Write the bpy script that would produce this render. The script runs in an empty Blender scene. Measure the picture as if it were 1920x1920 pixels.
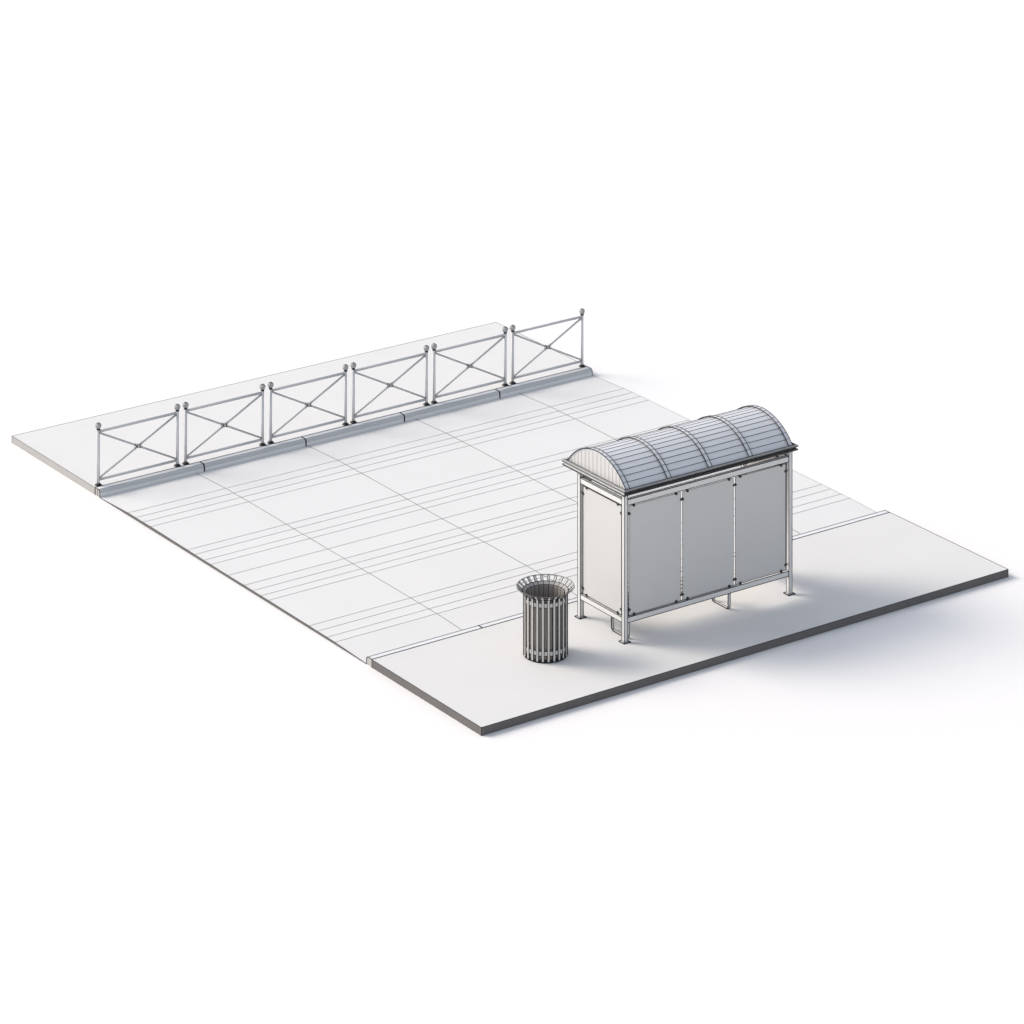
import bpy, bmesh, math
from mathutils import Vector as V, Matrix
D = bpy.data
scn = bpy.context.scene
COL = scn.collection
R = math.radians

# ------------------------------------------------------------------ materials
def mat(name, col, rough=0.6, var=0.03, scale=3.0, bump=0.0, metal=0.0, bscale=60.0):
    m = D.materials.new(name); m.use_nodes = True
    nt = m.node_tree; n = nt.nodes; l = nt.links
    b = n['Principled BSDF']
    b.inputs['Roughness'].default_value = rough
    b.inputs['Metallic'].default_value = metal
    b.inputs['Specular IOR Level'].default_value = 0.3
    tc = n.new('ShaderNodeTexCoord')
    nz = n.new('ShaderNodeTexNoise'); nz.inputs['Scale'].default_value = scale
    nz.inputs['Detail'].default_value = 5
    l.new(tc.outputs['Object'], nz.inputs['Vector'])
    cr = n.new('ShaderNodeValToRGB')
    cr.color_ramp.elements[0].position = 0.3; cr.color_ramp.elements[1].position = 0.7
    cr.color_ramp.elements[0].color = tuple(c * (1 - var) for c in col) + (1,)
    cr.color_ramp.elements[1].color = tuple(min(1, c * (1 + var)) for c in col) + (1,)
    l.new(nz.outputs['Fac'], cr.inputs['Fac'])
    l.new(cr.outputs['Color'], b.inputs['Base Color'])
    if bump:
        n2 = n.new('ShaderNodeTexNoise'); n2.inputs['Scale'].default_value = bscale
        l.new(tc.outputs['Object'], n2.inputs['Vector'])
        bp = n.new('ShaderNodeBump'); bp.inputs['Strength'].default_value = bump
        bp.inputs['Distance'].default_value = 0.002
        l.new(n2.outputs['Fac'], bp.inputs['Height'])
        l.new(bp.outputs['Normal'], b.inputs['Normal'])
    return m

def dash_mat(name, dark, light, period, duty):
    """a drawn line broken into short dashes along the object's own x axis"""
    m = D.materials.new(name); m.use_nodes = True
    nt = m.node_tree; n = nt.nodes; l = nt.links
    b = n['Principled BSDF']; b.inputs['Roughness'].default_value = 0.7
    b.inputs['Specular IOR Level'].default_value = 0.1
    tc = n.new('ShaderNodeTexCoord'); sx = n.new('ShaderNodeSeparateXYZ')
    l.new(tc.outputs['Object'], sx.inputs[0])
    a = n.new('ShaderNodeMath'); a.operation = 'DIVIDE'; a.inputs[1].default_value = period
    f = n.new('ShaderNodeMath'); f.operation = 'FRACT'
    g = n.new('ShaderNodeMath'); g.operation = 'LESS_THAN'; g.inputs[1].default_value = duty
    l.new(sx.outputs['X'], a.inputs[0]); l.new(a.outputs[0], f.inputs[0]); l.new(f.outputs[0], g.inputs[0])
    mx = n.new('ShaderNodeMix'); mx.data_type = 'RGBA'
    mx.inputs['A'].default_value = (*light, 1); mx.inputs['B'].default_value = (*dark, 1)
    l.new(g.outputs[0], mx.inputs['Factor']); l.new(mx.outputs['Result'], b.inputs['Base Color'])
    return m

M = {
 'floor':  mat('white_floor', (0.765, 0.745, 0.725), 0.9, 0.003, 0.4),
 'paving': mat('pale_paving', (0.622, 0.608, 0.588), 0.85, 0.012, 1.2, 0.15),
 'paving_far': mat('pale_paving_far', (0.645, 0.632, 0.612), 0.85, 0.012, 1.2, 0.15),
 'road':   mat('pale_road', (0.65, 0.638, 0.620), 0.85, 0.012, 0.8, 0.15),
 'kerb':   mat('pale_kerb', (0.66, 0.66, 0.66), 0.8, 0.015, 2.0, 0.15),
 'frame':  mat('frame_paint', (0.60, 0.59, 0.575), 0.5, 0.015, 3.0),
 'panel':  mat('panel_white', (0.49, 0.480, 0.468), 0.45, 0.01, 1.5),
 'roof':   mat('roof_sheet', (0.56, 0.565, 0.58), 0.55, 0.012, 1.5),
 'fence':  mat('railing_paint', (0.66, 0.66, 0.67), 0.4, 0.02, 6.0),
 'bar':    mat('slat_paint', (0.53, 0.51, 0.485), 0.5, 0.02, 8.0),
 'liner':  mat('liner_shaded', (0.26, 0.235, 0.21), 0.6, 0.05, 4.0),  # occlusion behind the slats and inside the bin put into the colour
 'ring':   mat('ring_grey', (0.34, 0.32, 0.30), 0.6, 0.04, 5.0),
 'dark':   mat('dark_fitting_and_shade', (0.02, 0.02, 0.02), 0.5, 0.2, 20.0),  # fittings, and painted shade in the eave recess
 'ball':   mat('finial_grey', (0.6, 0.6, 0.58), 0.4, 0.05, 30.0),
 'edge_shade':   mat('slab_edge_shaded', (0.12, 0.113, 0.108), 0.85, 0.05, 6.0, 0.3),  # shade on the side faces painted in as a darker tone
 'edge_lit':    mat('side_face_lit', (0.34, 0.33, 0.315), 0.85, 0.03, 6.0, 0.2),  # paler copy for sunlit ends, side shade still put into the colour
 'line':   mat('dark_line', (0.012, 0.012, 0.014), 0.7, 0.1, 10.0),
 'dash':   dash_mat('dashed_line', (0.012, 0.012, 0.014), (0.62, 0.62, 0.62), 0.034, 0.62),
 'hatch':  dash_mat('hatched_line', (0.02, 0.02, 0.022), (0.6, 0.6, 0.6), 0.026, 0.55),
}

# ------------------------------------------------------------------ mesh builder
LW = 1.55     # weight of the drawn lines
class B:
    """collects solids and the dark drawn lines on their edges; build() links ONE mesh object"""
    def __init__(s): s.bm = bmesh.new(); s.w = []
    def _solid(s, vs, fs, mi, wire, ang, wm, smooth=False):
        bv = [s.bm.verts.new(v) for v in vs]
        bf = []
        for f in fs:
            try: F = s.bm.faces.new([bv[i] for i in f])
            except ValueError: continue
            F.material_index = mi; F.smooth = smooth; bf.append(F)
        bmesh.ops.recalc_face_normals(s.bm, faces=bf)
        if wire:
            es = set(e for F in bf for e in F.edges)
            for e in es:
                a = e.calc_face_angle(math.pi) if len(e.link_faces) == 2 else math.pi
                if a >= R(ang): s.w.append((e.verts[0].co.copy(), e.verts[1].co.copy(), wire, wm))
        return bf
    def box(s, x0, x1, y0, y1, z0, z1, wire=0.0035, mi=0, wm=0):
        vs = [(x, y, z) for x in (x0, x1) for y in (y0, y1) for z in (z0, z1)]
        return s._solid(vs, [(0,1,3,2),(4,6,7,5),(0,4,5,1),(2,3,7,6),(0,2,6,4),(1,5,7,3)], mi, wire, 20, wm)
    def prism(s, prof, x0, x1, wire=0.0035, ang=20, mi=0, wm=0):
        """closed (y,z) profile extruded along x"""
        n = len(prof)
        vs = [(x0, y, z) for y, z in prof] + [(x1, y, z) for y, z in prof]
        fs = [tuple(range(n)), tuple(range(2*n-1, n-1, -1))] + [(i, (i+1) % n, n+(i+1) % n, n+i) for i in range(n)]
        return s._solid(vs, fs, mi, wire, ang, wm)
    def tube(s, p, q, r, n=12, wire=0, ang=20, mi=0, wm=0, r2=None, smooth=True):
        p, q = V(p), V(q); d = (q-p).normalized()
        a = d.orthogonal().normalized(); b = d.cross(a)
        r2 = r if r2 is None else r2
        vs = [p+(a*math.cos(t)+b*math.sin(t))*r for t in (2*math.pi*k/n for k in range(n))]
        vs += [q+(a*math.cos(t)+b*math.sin(t))*r2 for t in (2*math.pi*k/n for k in range(n))]
        fs = [tuple(range(n)), tuple(range(2*n-1, n-1, -1))] + [(i, (i+1) % n, n+(i+1) % n, n+i) for i in range(n)]
        fs = s._solid(vs, fs, mi, wire, ang, wm)
        if smooth:
            for f in fs:
                if len(f.verts) == 4: f.smooth = True
    def lathe(s, prof, n, c=(0, 0), closed=True, rings=(), merid=0, wire=0.003, mi=0, smooth=True):
        """(r,z) profile turned about the vertical through c; rings: profile indices drawn as lines"""
        k = len(prof); vs = []
        for j in range(n):
            t = 2*math.pi*j/n
            for r, z in prof: vs.append((c[0]+r*math.cos(t), c[1]+r*math.sin(t), z))
        fs = []
        for j in range(n):
            j2 = (j+1) % n
            for i in range(k if closed else k-1):
                i2 = (i+1) % k
                fs.append((j*k+i, j*k+i2, j2*k+i2, j2*k+i))
        for f in s._solid(vs, fs, mi, 0, 0, 0): f.smooth = smooth
        for i in rings:
            for j in range(n): s.w.append((V(vs[j*k+i]), V(vs[((j+1) % n)*k+i]), wire, 0))
        if merid:
            for j in range(0, n, merid):
                for i in range(k-1): s.w.append((V(vs[j*k+i]), V(vs[j*k+i+1]), wire, 0))
    def ball(s, c, r, wire=0.0025, u=16, v=10):
        res = bmesh.ops.create_uvsphere(s.bm, u_segments=u, v_segments=v, radius=r, matrix=Matrix.Translation(c))
        for w in res['verts']:
            for f in w.link_faces: f.smooth = True
        if wire:
            for e in set(e for w in res['verts'] for e in w.link_edges):
                s.w.append((e.verts[0].co.copy(), e.verts[1].co.copy(), wire, 0))
    def line(s, p, q, r=0.0035, wm=0): s.w.append((V(p), V(q), r, wm))
    def build(s, name, m, parent=None, loc=None, extra=(), shift=(0, 0, 0)):
        mats = [m, M['line'], M['dash'], M['hatch'], *extra]
        off = V(shift)
        for p, q, r, wm in s.w:
            r *= LW
            d = q-p
            if d.length < 1e-6: continue
            d.normalize(); a = d.orthogonal().normalized(); b = d.cross(a)
            ring = [(a*math.cos(t)+b*math.sin(t))*r for t in (math.pi/4+k*math.pi/2 for k in range(4))]
            e = d*r*0.4
            vs = [s.bm.verts.new(p-e+o) for o in ring]+[s.bm.verts.new(q+e+o) for o in ring]
            for f in ((3,2,1,0),(4,5,6,7),(0,1,5,4),(1,2,6,5),(2,3,7,6),(3,0,4,7)):
                F = s.bm.faces.new([vs[i] for i in f]); F.material_index = 1+wm
        for v in s.bm.verts: v.co -= off
        me = D.meshes.new(name); s.bm.to_mesh(me); s.bm.free()
        for x in mats: me.materials.append(x)
        o = D.objects.new(name, me); COL.objects.link(o)
        if parent: o.parent = parent
        if loc: o.location = loc
        return o

def tag(o, label=None, cat=None, group=None, kind=None):
    if label: o['label'] = label
    if cat: o['category'] = cat
    if group: o['group'] = group
    if kind: o['kind'] = kind
    return o
def empty(name, loc, rz=0):
    o = D.objects.new(name, None); COL.objects.link(o)
    o.location = loc; o.rotation_euler = (0, 0, rz); o.empty_display_size = 0.2
    return o
def copy_tree(o, parent=None):
    c = o.copy(); COL.objects.link(c)
    if parent: c.parent = parent
    for ch in [x for x in D.objects if x.parent == o]: copy_tree(ch, c)
    return c

# ------------------------------------------------------------------ dimensions (metres)
L = 9.466                 # length of the slab along the road
Z0 = -0.114               # floor level; pavement tops are at 0
YN, YK0, YK1, YF = 2.712, 10.434, 10.576, 13.272
KN1 = 2.854

# ------------------------------------------------------------------ setting
b = B()
S = 3000
b._solid([(-S,-S,Z0),(S,-S,Z0),(S,S,Z0),(-S,S,Z0)], [(0,1,2,3)], 0, 0, 0, 0)
tag(b.build('ground', M['floor']), 'plain white studio floor under the street slab', kind='structure')

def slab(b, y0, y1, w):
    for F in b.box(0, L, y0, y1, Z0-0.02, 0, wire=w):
        if abs(F.normal.z) < .5: F.material_index = 4      # slab sides, their shade painted into the tone
b = B()
slab(b, 0, YN-0.004, 0.0034)
tag(b.build('pavement', M['paving'], extra=(M['edge_shade'],)), 'pale pavement slab carrying the shelter and litter bin', kind='structure')
b = B()
slab(b, YK1+0.004, YF, 0.0024)
tag(b.build('pavement', M['paving_far'], extra=(M['edge_lit'],)), 'pale pavement slab behind the railings', kind='structure')

prof = [(KN1+0.004,-.106),(3.67,-.080),(3.877,-.0795),(4.133,-.079),(4.355,-.0765),(5.465,-.0745),(5.672,-.0765),(5.90,-.0765),
        (6.138,-.0745),(6.60,-.0790),(7.09,-.0755),(7.29,-.0765),(7.555,-.0765),(7.765,-.0735),(8.863,-.070),(9.09,-.0725),
        (9.312,-.0735),(9.55,-.0745),(YK0-0.004,-.111)]
b = B()
full = [(KN1+0.004, Z0-0.02)]+prof+[(YK0-0.004, Z0-0.02)]
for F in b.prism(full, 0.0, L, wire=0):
    if abs(F.normal.x) > .5: F.material_index = 4          # road bed ends, painted darker as if in shade
for i in range(len(prof)-1):
    for x in (0, L): b.line((x, *prof[i]), (x, *prof[i+1]), 0.0032 if x == 0 else 0.0016)
    for x in (1.75, 3.823, 5.896, 7.969): b.line((x, *prof[i]), (x, *prof[i+1]), 0.0026)
for y, z in prof[1:-1]: b.line((0, y, z), (L, y, z), 0.0026, 1)
tag(b.build('road', M['road'], extra=(M['edge_shade'],)), 'pale cambered road surface scored with thin lines', kind='structure')

# ------------------------------------------------------------------ kerb stones
PL = L/5
def kerb_mesh():
    b = B(); g = 0.006
    top, rr = 0.0, 0.045
    arc = [(-0.142+rr-rr*math.cos(t), top-rr+rr*math.sin(t)) for t in (R(a) for a in (0, 22.5, 45, 67.5, 90))]
    pr = [(0, top), (0, Z0-0.02), (-0.142, Z0-0.02)]+arc
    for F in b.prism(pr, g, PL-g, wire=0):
        if abs(F.normal.x) > .5: F.material_index = 4      # stone ends, side shade put into a greyer tone
    n = len(pr)
    for x in (g, PL-g):
        for i in range(n):
            if i == 1: continue
            b.line((x, *pr[i]), (x, *pr[(i+1) % n]), 0.0042)
    b.line((g, 0, top), (PL-g, 0, top), 0.0044)
    for y, z in arc: b.line((g, y, z), (PL-g, y, z), 0.0023, 1)
    b.line((g, -.071, Z0+.004), (g, -.071, top-.002), 0.003)
    return b
k0 = None
far_lab = ['pale rounded kerb stone under the leftmost railing, at the open left end',
           'pale rounded kerb stone below the railings, second from the left end',
           'middle kerb stone of the five below the railings',
           'pale rounded kerb stone below the railings, second from the right end',
           'pale rounded kerb stone under the rightmost railing, at the far right end']
near_lab = ['low kerb stone at the left end of the shelter pavement, nearest the viewer',
            'kerb stone behind the litter bin and left shelter post',
            'kerb stone hidden mostly behind the middle of the bus shelter',
            'kerb stone behind the right part of the bus shelter',
            'low kerb stone at the right end of the shelter pavement']
for i in range(5):
    if k0 is None: k0 = o = kerb_mesh().build('kerb_stone', M['kerb'], extra=(M['edge_lit'],))
    else: o = k0.copy(); COL.objects.link(o)
    o.location = (i*PL, YK1, 0); tag(o, far_lab[i], 'kerb stone', 'kerb stones below the railings')
for i in range(5):
    o = k0.copy(); COL.objects.link(o)
    o.location = ((i+1)*PL, YN, 0); o.rotation_euler = (0, 0, math.pi)
    tag(o, near_lab[i], 'kerb stone', 'kerb stones along the shelter pavement')

# ------------------------------------------------------------------ railings
W = 1.4235
def make_railing():
    root = empty('railing', (0.088, 10.625, 0))
    for x in (0, W):
        b = B(); b.tube((x,0,0.012), (x,0,0.866), 0.0225, 14, smooth=True)
        for k in (2, 5, 8, 11):
            t = 2*math.pi*k/14+0.1
            b.line((x+.0215*math.cos(t), .0215*math.sin(t), .014), (x+.0215*math.cos(t), .0215*math.sin(t), .864), 0.0022)
        post = b.build('post', M['fence'], root)
        b = B(); b.lathe([(0.0,0.0),(.05,0.0),(.05,.008),(.036,.016),(.028,.030),(0.0,.030)], 16, (x,0), closed=False, rings=(2,4), wire=.004)
        b.build('base_plate', M['dark'], post)
        b = B(); b.lathe([(0.0,.864),(.028,.864),(.031,.870),(.031,.876),(.018,.886),(0.0,.886)], 16, (x,0), closed=False)
        b.build('collar', M['dark'], post)
        b = B(); b.ball((x,0,.928), .046, wire=.0016, u=10, v=7)
        b.build('ball_finial', M['ball'], post)
    for nm, z, r in (('top_rail', .838, .0165), ('bottom_rail', .090, .0165)):
        b = B(); b.tube((.022,0,z), (W-.022,0,z), r, 12)
        for k in range(6):
            t = R(k*60+15)
            b.line((.022, r*.95*math.cos(t), z+r*.95*math.sin(t)), (W-.022, r*.95*math.cos(t), z+r*.95*math.sin(t)), .0026, 2)
        b.build(nm, M['fence'], root)
    c = V((W/2, 0, .466))
    for (z0, z1, y) in ((.815, .116, 0.0), (.116, .815, 0.0)):
        p, q = V((.018, y, z0)), V((W-.018, y, z1))
        b = B(); b.tube(p, q, .0125, 12)
        d = (q-p).normalized(); a = V((0,1,0)); u = d.cross(a)
        for k in range(4):
            t = R(45+90*k); o = (a*math.cos(t)+u*math.sin(t))*.012
            b.line(p+o, q+o, .0026, 0)
        br = b.build('brace', M['fence'], root)
        for sgn in (-1, 1):
            b = B(); b.tube(c+d*sgn*.034, c+d*sgn*.058, .0175, 12, wire=.0028, ang=60)
            b.build('sleeve', M['ball'], br)
    b = B(); b.tube(c+V((0,-.022,0)), c+V((0,.022,0)), .022, 14, wire=.003, ang=60)
    b.build('cross_boss', M['ball'], root)
    return root
r0 = make_railing()
rl = ['grey metal railing with crossed braces at the left end of the row',
      'grey crossed-brace railing, second from the left end of the row',
      'grey crossed-brace railing, third from the left end of the row',
      'grey crossed-brace railing, third from the right end of the row',
      'grey crossed-brace railing, second from the right end of the row',
      'grey crossed-brace railing at the right end, its far post against the white background']
for i in range(6):
    o = r0 if i == 0 else copy_tree(r0)
    o.location.x = 0.088+1.5751*i
    tag(o, rl[i], 'railing', 'railings along the far kerb')

# ------------------------------------------------------------------ bus shelter
X0, X1 = 3.236, 6.280      # outer faces of the posts
Y0, Y1 = 1.123, 2.250
P = 0.060
sh = empty('bus_shelter', ((X0+X1)/2, (Y0+Y1)/2, 0))
tag(sh, 'bus shelter with barrel-vaulted roof and clamped wall panels', 'bus shelter')
SO = sh.location.copy()
def part(b, name, m, parent=sh): return b.build(name, m, parent, shift=SO)
for x in (X0, X1-P):
    for y in (Y0, Y1-P):
        b = B(); b.box(x, x+P, y, y+P, 0.008, 2.108, wire=.0036)
        post = part(b, 'post', M['frame'])
        b = B(); b.box(x-.03, x+P+.03, y-.03, y+P+.03, 0.0, 0.0085, wire=.0036)
        for dx in (-.015, P+.015):
            for dy in (-.015, P+.015): b.tube((x+dx,y+dy,.008),(x+dx,y+dy,.016),.007,8,mi=1)
        part(b, 'base_plate', M['frame'], post)
for z0, z1 in ((1.938, 2.016), (0.272, 0.345)):
    low = z0 < 1
    nm = 'lower_beam' if low else 'upper_beam'
    b = B(); b.box(X0+P, X1-P, Y0+.004, Y0+P-.004, z0, z1, wire=.0036); part(b, nm, M['frame'])
    if not low:
        b = B(); b.box(X0+P, X1-P, Y1-P+.004, Y1-.004, z0, z1, wire=.0036); part(b, nm, M['frame'])
    for x in (X0, X1-P):
        b = B(); b.box(x+.004, x+P-.004, Y0+P, Y1-P, z0, z1, wire=.0036); part(b, nm, M['frame'])
# wall panels with their clamps
PZ0, PZ1 = 0.362, 1.910
def disc(parent, c, axis, r=.021, stem=None, wide=None):
    b = B(); c = V(c); a = V(axis)*.015
    if wide is None: b.tube(c-a, c+a, r, 12)
    else:
        w = V(wide)
        for k in (-1, 1): b.tube(c-a+w*k, c+a+w*k, r*.8, 12)
        cc = c
        lo = cc-a*.93-w-V((0,0,r*.62)); hi = cc+a*.93+w+V((0,0,r*.62))
        b.box(min(lo.x,hi.x), max(lo.x,hi.x), min(lo.y,hi.y), max(lo.y,hi.y), min(lo.z,hi.z), max(lo.z,hi.z), wire=0)
    if stem is not None: b.tube(c, c+V(stem), .0075, 8)
    return part(b, 'clamp', M['dark'], parent)
yc = Y0+P/2
wp = (X1-P-X0-P-2*.042-2*.034)/3
xs = [X0+P+.042+i*(wp+.034) for i in range(3)]
for i, x in enumerate(xs):
    b = B(); b.box(x, x+wp, yc-.005, yc+.005, PZ0, PZ1, wire=.0014)
    pn = part(b, 'wall_panel', M['panel'])
    for xx in (x+.085, x+wp-.085):
        disc(pn, (xx, yc, PZ1-.002), (0,1,0), stem=(0,0,.032))
        disc(pn, (xx, yc, PZ0+.006), (0,1,0), stem=(0,0,-.032))
    if i == 0:
        for z in (PZ1-.105, PZ0+.08): disc(pn, (x+.002, yc, z), (0,1,0), stem=(-.045,0,0))
    if i == 2:
        for z in (PZ1-.105, PZ0+.08): disc(pn, (x+wp-.002, yc, z), (0,1,0), stem=(.045,0,0))
    if i < 2:
        for z in (PZ1-.105, PZ0+.08): disc(sh, (x+wp+.017, yc, z), (0,1,0), wide=(.017,0,0))
for xc in (X0+P/2, X1-P/2):
    ya, yb = Y0+P+.042, Y1-P-.042
    b = B(); b.box(xc-.005, xc+.005, ya, yb, PZ0, PZ1, wire=.0030)
    pn = part(b, 'wall_panel', M['panel'])
    for yy in (ya+.085, yb-.085):
        disc(pn, (xc, yy, PZ1-.002), (1,0,0), stem=(0,0,.032))
        disc(pn, (xc, yy, PZ0+.006), (1,0,0), stem=(0,0,-.032))
    for z in (PZ1-.105, PZ0+.08):
        disc(pn, (xc, ya+.002, z), (1,0,0), stem=(0,-.045,0))
        disc(pn, (xc, yb-.002, z), (1,0,0), stem=(0,.045,0))

# roof: barrel vault, ribs, end gables, double-lipped eave
ya, yb, zb, sag = 1.118, 2.500, 2.172, 0.332
half = (yb-ya)/2; RA = (half*half+sag*sag)/(2*sag); ycn = (ya+yb)/2; zc = zb+sag-RA
th = math.asin(half/RA); N = 16
def arc(rad): return [(ycn+rad*math.sin(-th+2*th*i/N), zc+rad*math.cos(-th+2*th*i/N)) for i in range(N+1)]
def strip(b, ro, ri, x0, x1, wire, lines, wm=0, ends=True):
    o, i_ = arc(ro), arc(ri)
    b.prism(o+i_[::-1], x0, x1, wire=0)
    for k in range(N+1):
        if lines: b.line((x0, *o[k]), (x1, *o[k]), lines, wm)
    if ends:
        for x in (x0, x1):
            for k in range(N): b.line((x, *o[k]), (x, *o[k+1]), wire)
RX0, RX1 = 3.252, 6.283
b = B(); strip(b, RA-.004, RA-.016, RX0+.004, RX1-.004, 0, .0030, 0, ends=False)
roof = part(b, 'roof', M['roof'])
for k in range(5):
    xa = 3.256+k*.7385
    b = B(); strip(b, RA+.010, RA-.003, xa-.004, xa+.066, .0042, .0022)
    o = arc(RA+.011)
    for i in range(N): b.line((xa-.005, *o[i]), (xa-.005, *o[i+1]), .0055)
    part(b, 'rib', M['roof'], roof)
for x in (RX0+.006, RX1-.018):
    b = B(); o = arc(RA-.017); b.prism(o, x, x+.012, wire=0)
    for k in range(1, N):
        b.line((x, o[k][0], zb+.004), (x, *o[k]), .0016)
    part(b, 'gable', M['panel'], roof)
EX0, EX1, EY0, EY1 = 3.181, 6.338, 1.056, 2.556
def ring(b, inset_o, width, z0, z1, wire, mi=0, mlong=0):
    x0, x1, y0, y1 = EX0+inset_o, EX1-inset_o, EY0+inset_o, EY1-inset_o
    w = width
    o = [(x0,y0),(x1,y0),(x1,y1),(x0,y1)]; n = [(x0+w,y0+w),(x1-w,y0+w),(x1-w,y1-w),(x0+w,y1-w)]
    vs = [(x,y,z) for z in (z0,z1) for x,y in o+n]
    fs = []
    for i in range(4):
        j = (i+1) % 4
        fs += [(i,j,j+4,i+4), (8+i,8+i+4,8+j+4,8+j), (i,8+i,8+j,j), (4+i,4+j,12+j,12+i)]
    for k, F in enumerate(b._solid(vs, fs, mi, wire, 20, 0)):
        if mlong and (k//4) % 2 == 0: F.material_index = mlong
b = B()
ring(b, 0, .075, 2.160, 2.172, .0030)
ring(b, .022, .048, 2.120, 2.160, 0, mlong=4)     # shade in the recess painted dark along the two long sides
ring(b, .004, .070, 2.108, 2.120, .0036)
ring(b, .030, .010, 2.172, 2.184, .0020)
b.build('eave', M['frame'], roof, shift=SO, extra=(M['dark'],))

# ------------------------------------------------------------------ bench inside the shelter
bx0, bx1, by0, by1 = 3.352, 5.205, 1.200, 1.600
bn = empty('bench', ((bx0+bx1)/2, 1.40, 0))
tag(bn, 'bench inside the bus shelter, only its two looped legs showing below the walls', 'bench')
for x in (bx0+.02, bx1-.02):
    b = B(); hw, t, rr = .020, .010, .05
    path = [(by0+.005, .43), (by0+.005, rr)]
    path += [(by0+.005+rr-rr*math.cos(R(a)), rr-rr*math.sin(R(a))) for a in (22.5, 45, 67.5, 90)]
    path += [(by1-.005-rr+rr*math.sin(R(a)), rr-rr*math.cos(R(a))) for a in (0, 22.5, 45, 67.5, 90)]
    path += [(by1-.005, .43)]
    inn = []
    for i, (y, z) in enumerate(path):
        p0 = path[max(0, i-1)]; p1 = path[min(len(path)-1, i+1)]
        dy, dz = p1[0]-p0[0], p1[1]-p0[1]; l = math.hypot(dy, dz)
        inn.append((y-dz/l*t*1.0, z+dy/l*t*1.0))
    b.prism(path+inn[::-1], x-hw, x+hw, wire=.0030, ang=60)
    for i in range(len(path)-1):
        for xx in (x-hw, x+hw):
            for q in (path, inn): b.line((xx, *q[i]), (xx, *q[i+1]), .0030)
    for i in range(1, len(path)-1): b.line((x-hw, *path[i]), (x+hw, *path[i]), .0018)
    b.build('leg', M['frame'], bn, shift=bn.location)
for k in range(4):
    y = by0-.005+k*.1075
    b = B(); b.box(bx0-.02, bx1+.02, y, y+.092, .430, .458, wire=.003)
    b.build('seat_slat', M['frame'], bn, shift=bn.location)

# ------------------------------------------------------------------ litter bin
lb = empty('litter_bin', (2.097, 1.448, 0))
tag(lb, 'round slatted litter bin with a flared rim, left of the shelter', 'litter bin')
NS = 24
for k in range(NS):
    t = 2*math.pi*(k+.18)/NS; c, s = math.cos(t), math.sin(t); tx, ty = -s, c
    hw = .0165
    pr = [(.3145,.020),(.3145,.885),(.402,.958),(.396,.966),(.3065,.891),(.3065,.020)]
    vs = [(r*c+tx*w, r*s+ty*w, z) for w in (-hw, hw) for r, z in pr]
    n = 6
    fs = [tuple(range(n)), tuple(range(2*n-1, n-1, -1))]+[(i,(i+1)%n,n+(i+1)%n,n+i) for i in range(n)]
    b = B(); b._solid(vs, fs, 0, .0021, 20, 0)
    b.build('slat', M['bar'], lb)
b = B(); b.lathe([(.399,.962),(.407,.962),(.409,.966),(.407,.970),(.399,.970)], 48, rings=(1,3), wire=.0024); b.build('rim', M['bar'], lb)
for z0, z1 in ((.775,.838),(.100,.165)):
    b = B(); b.lathe([(.292,z0),(.3045,z0),(.3045,z1),(.292,z1)], 48, rings=(1,2), wire=.003, smooth=False); b.build('band', M['bar'], lb)
b = B(); b.lathe([(.318,.905),(.322,.912),(.278,.878),(.272,.872)], NS, rings=(1,2), wire=.003, merid=1, smooth=False); b.build('collar_ring', M['ring'], lb)
b = B(); b.lathe([(0,.032),(.276,.032),(.276,.868),(.268,.880),(.262,.870),(.262,.045),(0,.045)], NS, closed=False, rings=(2,3), wire=.0026, merid=1, smooth=False); b.build('liner', M['liner'], lb)
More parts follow.
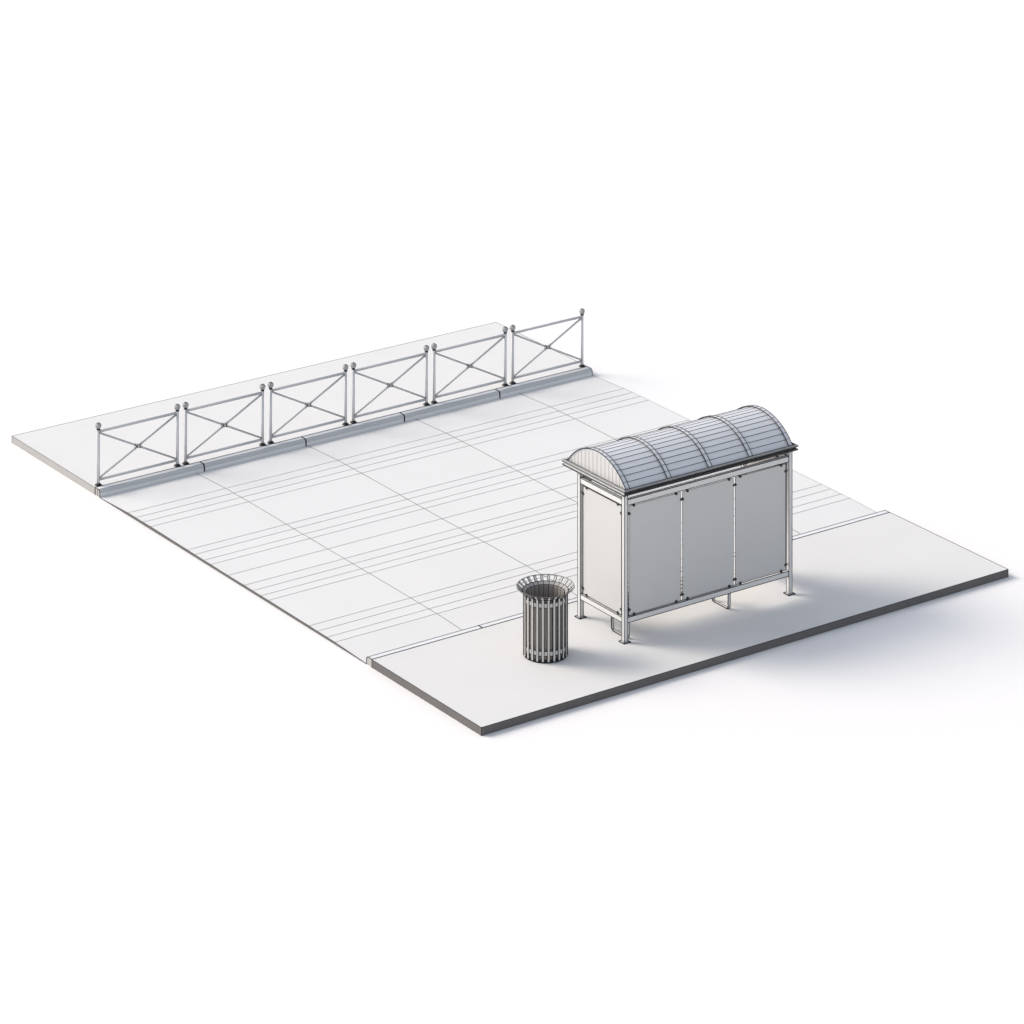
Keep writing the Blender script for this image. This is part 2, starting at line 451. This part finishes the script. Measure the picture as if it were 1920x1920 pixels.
b = B(); b.lathe([(0,.0),(.300,.0),(.300,.030),(0,.030)], 48, closed=False, rings=(1,2), wire=.003); b.build('base', M['dark'], lb)

# ------------------------------------------------------------------ camera (level view camera with a lowered lens shift)
f, yh, yaw, cx, cy, h = 8044.668, -2101.459, 0.6110882, -32.95606, -47.76631, 25.0
cd = D.cameras.new('camera'); cam = D.objects.new('camera', cd); COL.objects.link(cam)
cam.location = (cx, cy, h); cam.rotation_euler = (R(90), 0, -yaw)
cd.sensor_width = 36; cd.lens = f/1920*36; cd.shift_y = (yh-960)/1920
cd.clip_start = 0.5; cd.clip_end = 20000
scn.camera = cam

# ------------------------------------------------------------------ light
ELEV = 35; sdx, sdy = 0.62, -0.785            # horizontal travel of the light
el = R(ELEV); nn = math.hypot(sdx, sdy); dirv = V((sdx/nn*math.cos(el), sdy/nn*math.cos(el), -math.sin(el)))
sl = D.lights.new('sun', 'SUN'); sun = D.objects.new('sun', sl); COL.objects.link(sun)
sun.rotation_euler = dirv.to_track_quat('-Z', 'Y').to_euler(); sun.location = (0, 30, 30)
sl.energy = 1.38; sl.angle = R(26); sl.color = (1.0, 0.93, 0.855)
w = D.worlds.new('World'); scn.world = w; w.use_nodes = True
nt = w.node_tree; bg = nt.nodes['Background']
sky = nt.nodes.new('ShaderNodeTexSky'); sky.sky_type = 'NISHITA'; sky.sun_disc = False
sky.sun_elevation = el
sky.sun_rotation = math.atan2(-dirv.x, -dirv.y)
sky.air_density = 1.0; sky.dust_density = 2.0; sky.ozone_density = 0.6
hs = nt.nodes.new('ShaderNodeHueSaturation'); hs.inputs['Saturation'].default_value = 0.46   # thin high cloud
nt.links.new(sky.outputs[0], hs.inputs['Color']); nt.links.new(hs.outputs[0], bg.inputs[0]); bg.inputs[1].default_value = 0.15

vs = scn.view_settings
vs.view_transform = 'Standard'; vs.look = 'None'; vs.gamma = 1; vs.exposure = 0.71
scn.render.engine = 'CYCLES'
scn.cycles.use_denoising = True
scn.cycles.max_bounces = 8
